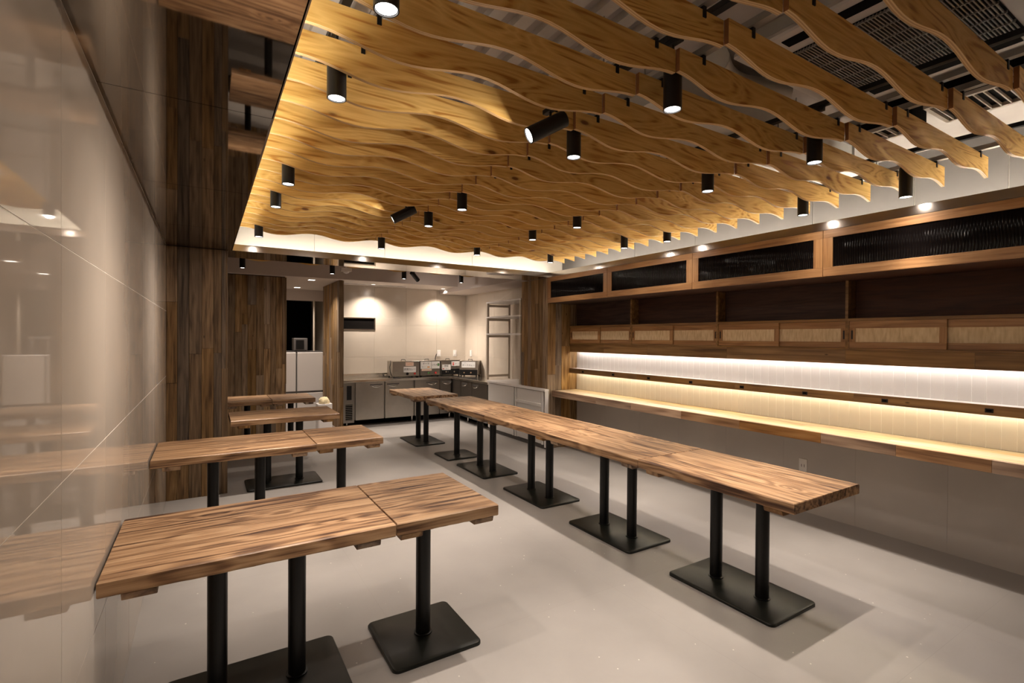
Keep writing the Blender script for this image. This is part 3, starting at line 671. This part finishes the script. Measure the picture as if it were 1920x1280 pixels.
bx('plate', 'white_paint', -0.008, -0.035, -0.06, 0.0, 0.035, 0.06, wo, 0.002)
for s in (-1, 1): bx('slot', 'grey_gasket', -0.0095, s * 0.012 - 0.002, -0.012, -0.007, s * 0.012 + 0.002, 0.012, wo)

# ------------------------------------------------------------------ wavy ceiling slats
KN = [(0.12, 2.565), (0.30, 2.572), (0.60, 2.530), (0.93, 2.572), (1.24, 2.530), (1.557, 2.574), (1.83, 2.530), (2.16, 2.570), (2.47, 2.528), (2.827, 2.572), (3.10, 2.530), (3.40, 2.566), (3.65, 2.530), (3.93, 2.560), (4.20, 2.520)]
def wave(x):
    for (a, za), (b, zb) in zip(KN, KN[1:]):
        if x <= b:
            t = (x - a) / (b - a); t = (1 - math.cos(math.pi * max(0, t))) / 2; return za + (zb - za) * t
    return KN[-1][1]
SEGX = [(0.18, 1.557), (1.557, 2.827), (2.827, 4.08)]
TOPZ = 2.662; ST = 0.018
def slat_mesh(a, b):
    n = 30; cx = (a + b) / 2; v, f, fm = [], [], []
    for i in range(n + 1):
        x = a + (b - a) * i / n; z = wave(x)
        v += [(x - cx, -ST / 2, z - TOPZ), (x - cx, ST / 2, z - TOPZ), (x - cx, ST / 2, 0), (x - cx, -ST / 2, 0)]
    for i in range(n):
        p, q = 4 * i, 4 * (i + 1)
        f += [(p, p + 1, q + 1, q), (p + 1, p + 2, q + 2, q + 1), (p + 2, p + 3, q + 3, q + 2), (p + 3, p, q, q + 3)]; fm += [1, 0, 1, 0]
    f += [(3, 2, 1, 0), (4 * n, 4 * n + 1, 4 * n + 2, 4 * n + 3)]; fm += [2, 2]
    m = mesh('slat', v, f, ['plywood_face', 'plywood_edge', 'plywood_end'], fm)
    bm = bmesh.new(); bm.from_mesh(m); bmesh.ops.recalc_face_normals(bm, faces=bm.faces); bm.to_mesh(m); bm.free(); m.update(); return m
SLATS = [slat_mesh(a, b) for a, b in SEGX]
CLIP = MB().box(-0.008, -ST / 2 - 0.004, -0.026, 0.008, -ST / 2, 0.012).box(-0.008, -ST / 2, 0.002, 0.008, ST / 2 + 0.004, 0.012).box(-0.008, ST / 2, -0.02, 0.008, ST / 2 + 0.004, 0.002).me('hanger_clip', 'black_satin')
RAILX = [0.52, 1.45, 1.70, 2.76, 2.94, 3.95]
SIDE = ['left', 'middle', 'right']
ROWS = [1.104 + 0.2111 * k for k in range(20, -5, -1)]
def slat_row(yc, label_fmt):
    for s in range(3):
        a, b = SEGX[s]; cx = (a + b) / 2
        o = link('plywood_slat', SLATS[s], None, (cx, yc - (s - 1) * (ST + 0.0015), TOPZ))
        tag(o, label_fmt.format(SIDE[s]), 'slat', 'wavy plywood ceiling slats')
        for rx in RAILX:
            if a - 0.001 <= rx <= b: link('hanger_clip', CLIP, o, (rx - cx, 0, 0))
for i, yc in enumerate(ROWS):
    slat_row(yc, 'wavy plywood slat, {} piece of the ' + ORD[i] + ' ceiling row from the back beam')
slat_row(7.36, 'wavy plywood slat, {} piece of the lone row seen under the back beam')
for k, rx in enumerate(RAILX):
    m = MB().box(-0.016, NEAR, 0.0, 0.016, 5.40, 0.004).box(-0.016, NEAR, 0.004, -0.013, 5.40, 0.026).box(0.013, NEAR, 0.004, 0.016, 5.40, 0.026)
    o = m.build('hanger_rail', 'steel_rail', None, (rx, 0, TOPZ + 0.014))
    tag(o, f'{ORD[k]} steel hanger rail from the left above the slats', 'rail', 'slat hanger rails')
    for yr in (0.30, 1.62, 2.65, 3.7, 4.8):
        MB().lathe([(0.004, 0.012), (0.004, DECK - TOPZ - 0.014)], 6).build('threaded_rod', 'steel_rail', o, (0, yr, 0))
rb = tag(bx('hanger_rail', 'steel_rail', 0.3, 7.30, TOPZ + 0.014, 3.9, 7.33, TOPZ + 0.03), 'steel hanger bar above the lone slat row behind the beam', 'rail')

# ------------------------------------------------------------------ spotlights
BODY_L, BODY_R = 0.195, 0.0365
BODY = MB().lathe([(0.0005, BODY_L), (BODY_R - 0.002, BODY_L), (BODY_R, BODY_L - 0.002), (BODY_R, 0.0), (BODY_R - 0.004, 0.0), (BODY_R - 0.005, 0.016), (0.0005, 0.016)], 32).me('body', 'black_satin', smooth=True)
LENS = MB().lathe([(0.0005, 0.0045), (BODY_R - 0.006, 0.0045)], 28).me('lens', 'lamp_lens')
STEM = MB().lathe([(0.0005, 0.0), (0.013, 0.0), (0.013, 0.03), (0.006, 0.032), (0.006, 0.07), (0.0005, 0.07)], 12).me('stem', 'black_satin', smooth=True)
ADPT = MB().box(-0.014, -0.045, 0.0, 0.014, 0.045, 0.022).me('track_adapter', 'black_satin', 0.003)
def lamp(x, y, z, label, power=SPOT_W, aim=None, size=78.0, track_z=None):
    t = thing('spotlight', label, 'light', (x, y, z), 0, 'black ceiling spotlights')
    q = None
    if aim is not None: q = Vector(aim).to_track_quat('-Z', 'Y')
    hold = link('body', BODY, t)
    if q:
        # the tilted head pivots about its middle
        hold.rotation_euler = q.to_euler(); hold.location = -(q @ Vector((0, 0, BODY_L * 0.6))) + Vector((0, 0, 0.06))
        tz = (track_z - z - 0.022) if track_z else 0.120
        link('stem', STEM, t, (0, 0, 0.055)).scale = (1, 1, (tz - 0.055) / 0.07); link('track_adapter', ADPT, t, (0, 0, tz))
    else:
        link('stem', STEM, t, (0, 0, BODY_L - 0.002)); link('track_adapter', ADPT, t, (0, 0, BODY_L + 0.064))
    link('lens', LENS, hold)
    l = bpy.data.lights.new('spot', 'SPOT'); l.energy = power; l.color = SPOT_COL; l.spot_size = math.radians(size); l.shadow_soft_size = 0.012; beam(l)
    o = bpy.data.objects.new('spot_beam', l); COL.objects.link(o); o.parent = hold; o.location = (0, 0, -0.004)
LZ = 2.465
LAMPS = [[(0.436, 1.398), (1.61, 1.385), (2.72, 1.40), (3.87, 1.42)],
         [(0.435, 2.02), (1.61, 2.02), (2.69, 2.03), (3.80, 2.035)],
         [(0.43, 3.315), (1.59, 3.285), (2.66, 3.285), (3.76, 3.285)],
         [(0.43, 3.945), (1.59, 3.925), (2.64, 3.925), (3.67, 3.765)],
         [(0.425, 5.215), (1.58, 5.20), (2.61, 5.0), (3.62, 4.985)]]
RW = ['row nearest the camera', 'second row from the camera', 'third row from the camera', 'fourth row from the camera', 'last row before the back beam']
for i, row in enumerate(LAMPS):
    for j, (x, y) in enumerate(row):
        lamp(x, y, LZ, f'black cylinder spotlight, {ORD[j]} from the left in the {RW[i]}')
for j, (x, y) in enumerate(((0.43, 7.70), (1.60, 7.68), (2.70, 7.68), (3.70, 7.66))):
    lamp(x, y, LZ, f'black cylinder spotlight, {ORD[j]} from the left behind the back beam')
lamp(1.335, 1.845, 2.445, 'tilted black spotlight aimed at the left tiled wall, nearer of two', SPOT_W * 1.4, (-1.62, 0.56, -0.95))
lamp(1.33, 3.745, 2.445, 'tilted black spotlight aimed at the left tiled wall, farther of two', SPOT_W * 1.4, (-1.62, 0.56, -0.95))
lamp(2.87, 7.68, 2.47, 'tilted black spotlight behind the back beam aimed right', SPOT_W, (0.72, 0.45, -0.55), 78.0, 2.746)
for j in range(4):
    (xa, ya), (xb, yb_) = LAMPS[0][j], LAMPS[4][j]
    g = (xb - xa) / (yb_ - ya)
    x0, x1 = xa + g * (-1.2 - ya), xb + g * (5.42 - yb_); z = LZ + BODY_L + 0.086
    m = MB().prism([(x0 - 0.016, -1.2), (x0 + 0.016, -1.2), (x1 + 0.016, 5.42), (x1 - 0.016, 5.42)], 2, z, z + 0.024)
    tag(m.build('lighting_track', 'black_satin'), f'{ORD[j]} black lighting track from the left above the slats', 'track', 'lighting tracks')
tag(bx('lighting_track', 'black_satin', 0.2, 7.665, LZ + BODY_L + 0.086, 3.9, 7.695, LZ + BODY_L + 0.110), 'black lighting track behind the back beam', 'track')

# ------------------------------------------------------------------ ceiling services over the slats
ac = thing('air_conditioner', 'four-way ceiling air conditioner with big slatted return grille', 'air conditioner', (2.56, 0.96, 2.80))
bx('panel', 'panel_off_white', -0.48, -0.48, 0.03, 0.48, 0.48, 0.06, ac, 0.008)
bx('casing', 'duct_metal', -0.42, -0.42, 0.06, 0.42, 0.42, 0.15, ac)
bx('grille_recess', 'dark_void', -0.31, -0.31, 0.0255, 0.31, 0.31, 0.0305, ac)
for k in range(48):
    yq = -0.3 + k * 0.01277
    bx('grille_slat', 'grey_grille', -0.31, yq - 0.0024, 0.018, 0.31, yq + 0.0024, 0.028, ac)
for k in range(7): bx('grille_bar', 'grey_grille', -0.303 + k * 0.1 - 0.0025, -0.31, 0.016, -0.303 + k * 0.1 + 0.0025, 0.31, 0.026, ac)
for dx, dy, hx, hy in ((0, 0.40, 0.28, 0.03), (0, -0.40, 0.28, 0.03), (0.40, 0, 0.03, 0.28), (-0.40, 0, 0.03, 0.28)):
    bx('outlet_vane', 'dark_void', dx - hx, dy - hy, 0.026, dx + hx, dy + hy, 0.031, ac)
def vent(x, y, sx, sy, n, label):
    t = thing('vent_grille', label, 'vent', (x, y, 2.80))
    MB().box(-sx, -sy, 0, sx, -sy + 0.02, 0.02).box(-sx, sy - 0.02, 0, sx, sy, 0.02).box(-sx, -sy + 0.02, 0, -sx + 0.02, sy - 0.02, 0.02).box(sx - 0.02, -sy + 0.02, 0, sx, sy - 0.02, 0.02).build('frame', 'panel_off_white', t)
    bx('backing', 'dark_void', -sx, -sy, 0.021, sx, sy, 0.15, t)
    for k in range(n):
        yq = -sy + 0.02 + (k + 0.5) * (2 * sy - 0.04) / n
        bx('louvre', 'panel_off_white', -sx + 0.02, yq - 0.003, 0.002, sx - 0.02, yq + 0.003, 0.018, t)
vent(3.50, 0.85, 0.16, 0.30, 14, 'slatted vent grille above the slats right of the air conditioner')
vent(3.55, 1.38, 0.10, 0.14, 5, 'small louvred supply vent above the slats near the right wall')
du = thing('supply_duct', 'grey sheet metal duct crossing above the slats', 'duct', (2.9, 1.95, 2.785))
bx('duct_run', 'duct_metal', -0.9, -0.16, 0, 1.5, 0.16, 0.16, du)
for xk in (-0.5, 0.3, 1.1): bx('flange', 'duct_metal', xk - 0.012, -0.175, -0.012, xk + 0.012, 0.175, 0.165, du)
fd = MB(); fd.tube([(2.05 + 0.6 * k / 10, 1.52 + 0.10 * math.sin(k / 10 * math.pi), 2.86) for k in range(11)], 0.07, 14)
tag(fd.build('flexible_duct', 'duct_metal', smooth=True), 'round flexible duct curving above the slats beside the air conditioner', 'duct')
for k, (x, y0, y1) in enumerate(((3.05, 2.2, 5.5), (3.32, 2.2, 5.5))):
    tag(bx('cable_tray', 'duct_metal', x, y0, 2.87, x + 0.05, y1, 2.90), f'{"inner" if k == 0 else "outer"} pale cable tray running above the slats on the right', 'tray')

# ------------------------------------------------------------------ kitchen equipment
def handle(parent, x, y, z, face):
    """curved pull handle under a dark recess; face 'y' looks to -Y, 'x' looks to -X"""
    h = MB()
    pts = [(-0.075 + 0.15 * k / 8, -0.012 - 0.022 * math.sin(math.pi * k / 8), -0.018 * math.sin(math.pi * k / 8)) for k in range(9)]
    if face == 'x': pts = [(p[1], -p[0], p[2]) for p in pts]
    h.tube(pts, 0.0085, 8)
    o = h.build('handle', 'chrome', parent, (x, y, z), smooth=True)
    if face == 'y': bx('grip_recess', 'grey_gasket', -0.11, -0.006, 0.012, 0.11, 0.0, 0.036, o)
    else: bx('grip_recess', 'grey_gasket', -0.006, -0.11, 0.012, 0.0, 0.11, 0.036, o)
CF = 8.64    # front of back counter units
fcn = thing('fridge_counter', 'long stainless undercounter fridge along the kitchen back wall', 'refrigerator', (1.985, CF, 0.0))
bx('body', 'dark_steel', 0.0, 0.03, 0.11, 2.58, 0.58, 0.758, fcn)
cp = bx('control_panel', 'dark_steel', 0.0, 0.0, 0.07, 0.185, 0.03, 0.755, fcn, 0.002)
bx('display', 'black_satin', -0.035, -0.018, 0.05, 0.045, -0.014, 0.29, cp); bx('vent_backing', 'dark_void', -0.055, -0.018, -0.30, 0.06, -0.014, -0.03, cp)
for k in range(9): bx('vent_slat', 'dark_steel', -0.058, -0.022, -0.29 + k * 0.03, 0.062, -0.016, -0.282 + k * 0.03, cp)
for p, q, hx in ((0.205, 0.700, 0.56), (0.722, 1.243, 0.86), (1.268, 1.742, 1.60), (1.768, 1.985, 1.90)):
    d = bx('door', 'brushed_steel', p, 0.0, 0.105, q, 0.028, 0.750, fcn, 0.004)
    handle(d, hx - (p + q) / 2, -0.014, 0.255, 'y')
for x in (0.08, 1.25, 2.0): MB().lathe([(0.0005, 0), (0.03, 0), (0.03, 0.01), (0.015, 0.02), (0.015, 0.11)], 12).build('foot', 'chrome', fcn, (x, 0.10, 0))
bx('toe_recess', 'dark_void', 0.0, 0.22, 0.0, 2.0, 0.24, 0.11, fcn)
fc2 = thing('fridge_counter', 'short stainless undercounter fridge along the kitchen right wall', 'refrigerator', (3.99, 7.24, 0.0))
bx('body', 'dark_steel', 0.03, 0.0, 0.11, 0.57, 1.36, 0.758, fc2)
for p, q in ((0.02, 0.575), (0.59, 1.01)):
    d = bx('door', 'dark_steel', 0.0, p, 0.105, 0.028, q, 0.750, fc2, 0.004)
    handle(d, -0.014, (q - p) / 2 - 0.16, 0.255, 'x')
bx('filler', 'dark_steel', 0.0, 1.02, 0.105, 0.028, 1.38, 0.75, fc2)
bx('toe_recess', 'dark_void', 0.2, 0.0, 0.0, 0.22, 1.4, 0.11, fc2)
for y_ in (0.1, 0.9): MB().lathe([(0.0005, 0), (0.03, 0), (0.03, 0.01), (0.015, 0.02), (0.015, 0.11)], 12).build('foot', 'chrome', fc2, (0.10, y_, 0))
wt = MB().prism([(1.975, 8.61), (3.97, 8.61), (3.97, 7.22), (WR - 0.003, 7.22), (WR - 0.003, KY - 0.014), (1.975, KY - 0.014)], 2, 0.758, 0.80).build('worktop', 'bright_steel', bev=0.004)
tag(wt, 'L-shaped stainless steel worktop with raised back edge', 'worktop')
bx('upstand', 'bright_steel', 1.975, KY - 0.013, 0.80, WR - 0.03, KY - 0.001, 0.86, kb)

def text_part(body, size, mat, parent, loc, rot):
    c = bpy.data.curves.new('lettering', 'FONT'); c.body = body; c.size = size; c.align_x = 'CENTER'; c.align_y = 'CENTER'; c.extrude = 0.0004
    o = bpy.data.objects.new('lettering', c); COL.objects.link(o)
    dg = bpy.context.evaluated_depsgraph_get(); me = bpy.data.meshes.new_from_object(o.evaluated_get(dg))
    bpy.data.objects.remove(o); me.materials.clear(); me.materials.append(MATS[mat])
    return link('lettering', me, parent, loc, rot)

def warmer(x, y, rz, w, label, front, panel_h, signs, lamps_):
    """box-shaped food warmer; local -Y is the front"""
    t = thing('food_warmer', label, 'appliance', (x, y, 0.80), rz, 'stainless food warmers')
    d = 0.33; h = 0.30
    bx('body', front, -w / 2, 0, 0.022, w / 2, d, h - 0.012, t, 0.006)
    bx('lid', 'bright_steel', -w / 2 - 0.004, -0.006, h - 0.012, w / 2 + 0.004, d + 0.004, h, t, 0.003)
    lk = MB().tube([(-0.04, d / 2, h), (-0.035, d / 2, h + 0.02), (0.035, d / 2, h + 0.02), (0.04, d / 2, h)], 0.006, 8).build('lid_handle', 'black_satin', t, smooth=True)
    pn = bx('control_panel', 'black_satin' if panel_h > 0 else front, -w / 2 + 0.004, -0.008, 0.024, w / 2 - 0.004, 0.0, 0.024 + abs(panel_h), t, 0.002)
    for kx, m, rr in lamps_:
        kb_ = MB().lathe([(0.0005, 0.02), (rr * 0.8, 0.02), (rr, 0.0), (0.0005, 0.0)], 16).build('knob', m, pn, (kx, -0.004, 0), (math.pi / 2, 0, 0), smooth=True)
    for fx in (-w / 2 + 0.03, w / 2 - 0.03):
        for fy in (0.03, d - 0.03): MB().lathe([(0.0005, 0), (0.014, 0), (0.012, 0.022)], 10).build('foot', 'black_satin', t, (fx, fy, 0))
    for sx, sz, sw, sh, pm, words, drawing in signs:
        s = bx('sign', pm, sx - sw / 2, -0.0115, sz - sh / 2, sx + sw / 2, -0.0085, sz + sh / 2, t)
        for wd, size, m, ox, oz in words: text_part(wd, size, m, s, (ox, -0.0019, oz), (math.pi / 2, 0, 0))
        for m, ox, oz, rw, rh in drawing:
            MB().lathe([(0.0005, 0.001), (1, 0.001), (1, 0)], 14).build('drawing', m, s, (ox, -0.0016, oz), (math.pi / 2, 0, 0)).scale = (rw, rh, 1)
    return t
w1 = warmer(3.13, 8.76, 0, 0.50, 'leftmost food warmer with a curved black cord and two signs', 'brushed_steel', -0.085,
       [(0.065, 0.145, 0.235, 0.105, 'paper', [('若鶏カレー', 0.044, 'ink', 0, 0)], []), (0.06, 0.245, 0.155, 0.07, 'paper_pink', [('curry', 0.042, 'orange_ink', 0, 0)], [])],
       [(0.02, 'black_satin', 0.026), (0.02, 'bright_steel', 0.012), (0.16, 'red_ink', 0.02)])
MB().tube([(-0.27, 0.07, 0.305), (-0.29, 0.0, 0.28), (-0.32, -0.04, 0.20), (-0.32, -0.06, 0.12), (-0.295, -0.06, 0.05), (-0.26, -0.06, 0.012), (-0.13, -0.07, 0.008)], 0.006, 8).build('power_cord', 'black_satin', w1, smooth=True)
warmer(3.61, 8.80, 0, 0.40, 'second food warmer from the left with a wide illustrated sign', 'dark_steel', -0.085,
       [(-0.085, 0.215, 0.21, 0.135, 'paper', [('キーマ', 0.046, 'ink', 0, 0.025), ('カレー', 0.026, 'ink', -0.045, -0.035)], [('orange_ink', 0.05, -0.037, 0.03, 0.011)]),
        (0.11, 0.215, 0.165, 0.135, 'paper', [('いため', 0.04, 'ink', -0.02, 0.0)], [('green_ink', 0.055, 0.005, 0.02, 0.03)]),
        (-0.07, 0.125, 0.20, 0.035, 'paper_pink', [], [])],
       [(-0.03, 'green_ink', 0.022), (-0.03, 'bright_steel', 0.008), (0.11, 'red_ink', 0.022)])
warmer(4.05, 8.82, 0, 0.42, 'third food warmer from the left with a red drawing on its sign', 'brushed_steel', 0.105,
       [(-0.10, 0.165, 0.18, 0.105, 'paper', [('野菜', 0.042, 'ink', 0, 0.02), ('カレー', 0.026, 'ink', 0.02, -0.03)], [('red_ink', -0.06, -0.03, 0.018, 0.010)]),
        (0.10, 0.230, 0.185, 0.09, 'paper', [('チーズ', 0.032, 'ink', 0.03, -0.008)], [('red_ink', -0.055, 0.012, 0.022, 0.010), ('red_ink', -0.055, -0.018, 0.020, 0.016)])],
       [(-0.11, 'chrome', 0.018), (-0.07, 'bright_steel', 0.012), (0.06, 'chrome', 0.018)])
warmer(4.235, 8.43, math.radians(-38), 0.35, 'rightmost food warmer turned across the corner of the worktop', 'brushed_steel', 0.105,
       [(0.0, 0.225, 0.26, 0.11, 'paper', [('ポークカレー', 0.040, 'ink', 0, -0.012), ('スパイシー', 0.018, 'ink', -0.05, 0.032)], [])],
       [(-0.08, 'chrome', 0.016), (0.05, 'chrome', 0.018)])
ld = thing('ladle', 'black handled ladle standing up behind the food warmers', 'ladle', (3.86, 9.195, 0.80))
MB().tube([(0, 0, 0.03), (0.01, 0, 0.22), (0.025, 0, 0.34), (0.05, 0, 0.41)], 0.008, 8).build('handle', 'black_satin', ld, smooth=True)
MB().lathe([(0.0005, 0.001), (0.022, 0.006), (0.032, 0.03), (0.029, 0.03), (0.019, 0.010), (0.0005, 0.006)], 16).build('bowl', 'chrome', ld, smooth=True)
for nm, x, y, rz, lab in (('a', 3.98, KY, 0, 'white outlet plate on the back wall above the second food warmer'), ('b', 4.33, KY, 0, 'white outlet plate on the back wall nearest the kitchen corner'), ('c', WR - 0.002, 8.98, math.pi / 2 * 3, 'white outlet plate on the right kitchen wall near the corner')):
    t = thing('power_outlet', lab, 'outlet', (x, y, 1.155), rz if rz == 0 else -math.pi / 2)
    bx('plate', 'white_paint', -0.038, -0.012, 0, 0.038, 0.0, 0.125, t, 0.003); bx('rocker', 'white_enamel', -0.018, -0.016, 0.035, 0.018, -0.011, 0.09, t, 0.002)

# steel rack on the white cabinet
rk = thing('shelf_rack', 'open steel shelf rack standing on the white low cabinet', 'rack', (4.07, 6.33, 0.832))
for px, py in ((0, 1.06), (0.42, 1.06), (0, 0.02), (0.42, 0.02)): bx('upright', 'rack_steel', px - 0.018, py - 0.018, 0.0, px + 0.018, py + 0.018, 1.28, rk)
for z in (0.06, 0.73, 1.01, 1.245):
    bx('side_bar', 'rack_steel', 0.018, 1.042, z - 0.02, 0.402, 1.075, z + 0.018, rk)
for z in (0.75, 1.03, 1.28): bx('shelf', 'white_enamel', -0.02, 0.0, z, 0.44, 1.085, z + 0.025, rk, 0.003)

# white low cabinet
wc = thing('low_cabinet', 'white low cabinet with framed sliding fronts below the plank pier', 'cabinet', (3.975, 5.57, 0.0))
bx('carcass', 'white_paint', 0.022, 0.74, 0.055, 0.585, 1.635, 0.80, wc)
MB().prism([(-0.012, -0.004), (0.058, -0.004), (0.058, 0.73), (0.585, 0.73), (0.585, 1.64), (-0.012, 1.64)], 2, 0.80, 0.832).build('top', 'white_enamel', wc, bev=0.004)
bx('end_panel', 'white_paint', 0.0, 0.0, 0.03, 0.055, 0.02, 0.80, wc)
bx('plinth', 'grey_gasket', 0.03, 0.02, 0.0, 0.055, 1.635, 0.055, wc)
bx('front_panel', 'white_paint', 0.008, 0.86, 0.065, 0.022, 1.63, 0.79, wc); bx('front_panel', 'white_paint', 0.012, 0.12, 0.065, 0.024, 0.74, 0.79, wc)
for y_ in (0.06, 0.76, 0.825): bx('stile', 'white_paint', 0.0, y_, 0.06, 0.022, y_ + 0.035, 0.795, wc, 0.002)
bx('gap', 'grey_gasket', 0.016, 0.795, 0.06, 0.0225, 0.825, 0.795, wc)
for z in (0.60, 0.20): bx('cross_rail', 'white_paint', -0.002, 0.10, z - 0.02, 0.02, 0.775, z + 0.02, wc, 0.002)

# things in the passage behind the doorway
for k, (p, q, lab) in enumerate(((1.10, 1.515, 'white undercounter fridge at the left of the doorway'), (1.535, 2.02, 'white undercounter fridge at the right of the doorway'))):
    t = thing('refrigerator', lab, 'refrigerator', (p, 10.5, 0.0))
    w = q - p
    bx('body', 'white_paint', 0, 0.035, 0.03, w, 0.55, 1.22, t); bx('door', 'white_enamel', 0.004, 0.0, 0.46, w - 0.004, 0.034, 1.225, t, 0.012, 3); bx('drawer', 'white_enamel', 0.004, 0.0, 0.05, w - 0.004, 0.034, 0.425, t, 0.01)
    bx('gasket', 'grey_gasket', 0.0, 0.02, 0.425, w, 0.034, 0.46, t); bx('top', 'grey_gasket', 0, 0.02, 1.22, w, 0.56, 1.245, t)
t = thing('kitchen_appliance', 'dark boxy appliance on top of the white fridges', 'appliance', (1.62, 10.75, 1.245))
bx('case', 'grey_gasket', -0.13, -0.1, 0.012, 0.13, 0.15, 0.26, t, 0.008); bx('window', 'black_satin', -0.09, -0.108, 0.04, 0.06, -0.099, 0.22, t)
for s in (-0.1, 0.1): bx('foot', 'black_satin', s - 0.015, -0.08, 0, s + 0.015, -0.05, 0.013, t)
tag(MB().lathe([(0.018, 1.245), (0.018, 2.26)], 12).build('steel_pipe', 'rack_steel', None, (1.87, 10.66, 0), smooth=True), 'thin upright steel pipe in the dark service opening', 'pipe')
bn = thing('waste_bin', 'small white bin holding a crumpled cream bag beside the doorway partition', 'bin', (1.62, 8.35, 0.0))
MB().prism(rrect(0.11, 0.11, 0.03), 2, 0.0, 0.47).build('bucket', 'white_enamel', bn, bev=0.004)
b2 = MB(); b2.lathe([(0.0005, 0.575)] + [(0.085 * math.sin(t * math.pi / 8), 0.50 + 0.075 * math.cos(t * math.pi / 8)) for t in range(1, 7)], 14)
rr_ = random.Random(3); b2.v = [(x + rr_.uniform(-.008, .008), y + rr_.uniform(-.008, .008), z + rr_.uniform(-.006, .006)) for x, y, z in b2.v]
b2.build('crumpled_bag', 'cream_cloth', bn, smooth=True)
